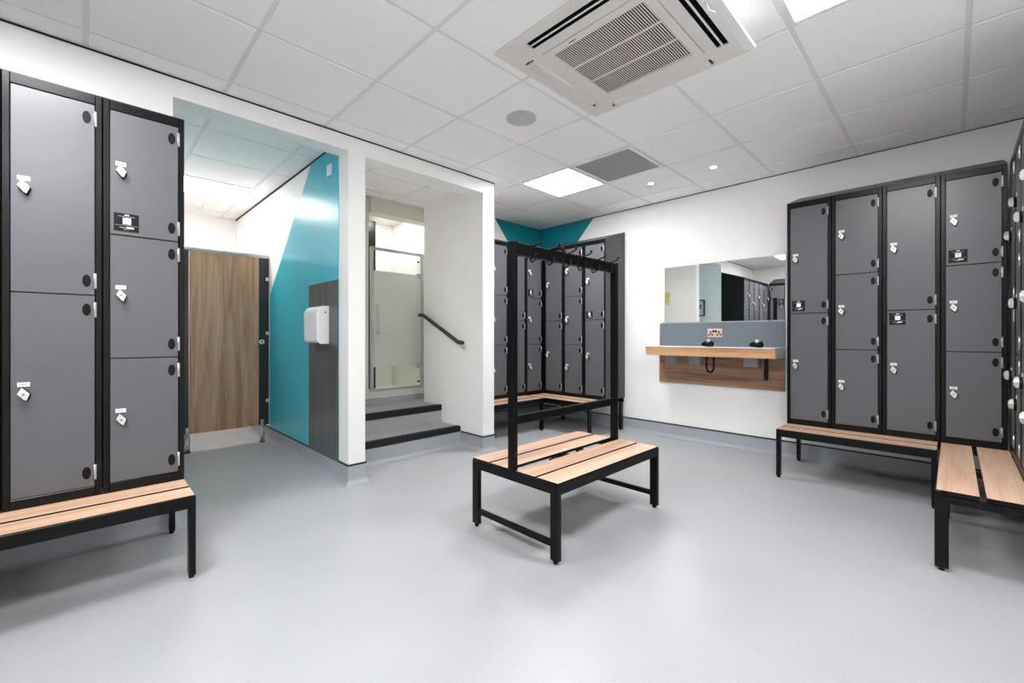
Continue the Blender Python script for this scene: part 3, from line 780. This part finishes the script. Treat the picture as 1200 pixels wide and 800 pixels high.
D = thing('shower_door', 'framed glass shower door with frosted band at the top of the stairs', 'shower door', (2.188, YD, 0.492))
DWd, DHt = 0.66, 1.56
MB().box(0, 0.028, -0.02, 0.02, 0, DHt, 'alu', 0.003, 1).build('side_post', D)
MB().box(DWd - 0.03, DWd, -0.02, 0.02, 0, DHt, 'alu', 0.003, 1).build('side_post', D)
MB().box(0.028, DWd - 0.03, -0.018, 0.018, DHt - 0.03, DHt, 'alu', 0.003, 1).build('head_rail', D)
MB().box(0.028, DWd - 0.03, -0.018, 0.018, 0, 0.022, 'alu', 0.003, 1).build('sill_rail', D)
gp = MB().box(0.032, DWd - 0.034, -0.003, 0.003, 0.026, DHt - 0.034, 'glass').build('glass_pane', D)
MB().box(0.0325, DWd - 0.0345, -0.0045, -0.0032, 0.262, 1.305, 'frost').build('frosted_band', gp)
MB().tube([(0.075, -0.004, 0.62), (0.075, -0.045, 0.62), (0.075, -0.045, 0.93), (0.075, -0.004, 0.93)], 0.009, 'chrome', 10).build('handle', D)
for z in (0.25, 1.30):
    MB().box(DWd - 0.085, DWd - 0.024, -0.014, 0.012, z - 0.025, z + 0.025, 'alu', 0.003, 1).build('hinge', D)
for z in (0.07, 1.46):
    MB().box(DWd - 0.075, DWd - 0.05, -0.007, 0.007, z - 0.01, z + 0.01, 'vent', 0.002, 1).build('corner_stud', D)

# ------------------------------------------------------------------ toilet cubicle
QY = 5.02
Q = thing('toilet_cubicle', 'walnut toilet cubicle door between charcoal pilasters on steel legs', 'cubicle', (AX0, QY, 0))
w = AX1 - 0.004 - AX0
MB().box(0.001, 0.338, 0, 0.02, 0.17, 1.895, 'cub_black', 0.002, 1).build('pilaster', Q)
MB().box(0.925, w, 0, 0.02, 0.17, 1.895, 'cub_black', 0.002, 1).build('pilaster', Q)
d = MB().box(0.342, 0.921, 0.002, 0.02, 0.17, 1.895, 'walnut_z', 0.002, 1).build('door', Q)
MB().box(0.001, w, -0.016, 0.026, 1.898, 1.930, 'alu', 0.004, 1).build('head_rail', Q)
for x in (0.325, 0.952):
    MB().cyl((x, -0.012, 0.0), (x, -0.012, 0.006), 0.028, 'vent', 20).cyl((x, -0.012, 0.006), (x, -0.012, 0.15), 0.022, 'alu', 18).cyl((x, -0.012, 0.15), (x, -0.012, 0.23), 0.016, 'alu', 18).build('support_leg', Q)
for z in (0.42, 1.12, 1.68):
    MB().box(0.985, w, -0.012, 0, z - 0.018, z + 0.018, 'chrome', 0.006, 2).build('wall_bracket', Q)
MB().cyl((0.95, -0.012, 1.03), (0.95, 0, 1.03), 0.024, 'chrome', 20).box(0.946, 0.954, -0.015, -0.011, 1.018, 1.042, 'vent').build('lock_indicator', Q)
struct(MB().box(AX0, AX1, 5.66, 5.68, 0.0, 0.6, 'wall').build('wall_cubicle_boxing'), 'white boxing inside the toilet cubicle below the door gap')

# ------------------------------------------------------------------ towel dispenser on the dark panel
t = thing('towel_dispenser', 'white rounded plastic dispenser on the dark panel of the teal wall', 'dispenser', (AX1 - 0.010, 3.57, 1.185))
pf = [(0.0, -0.148), (-0.075, -0.148), (-0.092, -0.13), (-0.096, 0.06)] + [(-0.036 - 0.06 * math.cos(a), 0.075 + 0.065 * math.sin(a)) for a in [math.radians(k) for k in (10, 30, 50, 70, 90)]] + [(0.0, 0.14)]
MB().prism(pf, 'y', -0.135, 0.135, 'white').build('cover', t)
MB().prism([(-0.004, -0.155), (-0.07, -0.155), (-0.088, -0.135), (-0.0885, 0.05), (-0.07, 0.10), (-0.004, 0.12)], 'y', -0.139, -0.134, 'white').build('side_cheek', t)
MB().cyl((-0.03, -0.141, 0.09), (-0.03, -0.138, 0.09), 0.008, 'ink', 12).build('key_lock', t)
MB().box(-0.06, -0.02, -0.09, 0.09, -0.152, -0.147, 'vent').build('outlet', t)

# ------------------------------------------------------------------ things seen in the mirror only
t = thing('framed_picture', 'small black framed print on the alcove wall, seen in the mirror', 'picture', (AX0, 3.53, 1.64))
fr = MB()
fr.box(0, 0.02, -0.115, 0.115, -0.16, -0.142, 'black').box(0, 0.02, -0.115, 0.115, 0.142, 0.16, 'black').box(0, 0.02, -0.115, -0.097, -0.142, 0.142, 'black').box(0, 0.02, 0.097, 0.115, -0.142, 0.142, 'black')
fr.build('frame', t)
MB().box(0, 0.006, -0.097, 0.097, -0.142, 0.142, 'paper').build('mount', t)
MB().box(0.006, 0.007, -0.05, 0.05, -0.02, 0.07, 'print').build('print', t)
t = thing('warning_sign', 'pale sign with yellow squares on the stair alcove wall, seen in the mirror', 'sign', (SX0, 3.68, 1.77))
MB().box(0, 0.004, -0.11, 0.11, -0.12, 0.12, 'clear_sign').build('board', t)
for a in (-1, 1):
    for b in (-1, 1):
        MB().box(0.004, 0.006, a * 0.045 - 0.035, a * 0.045 + 0.035, b * 0.042 - 0.035, b * 0.042 + 0.035, 'yellow').build('symbol', t)
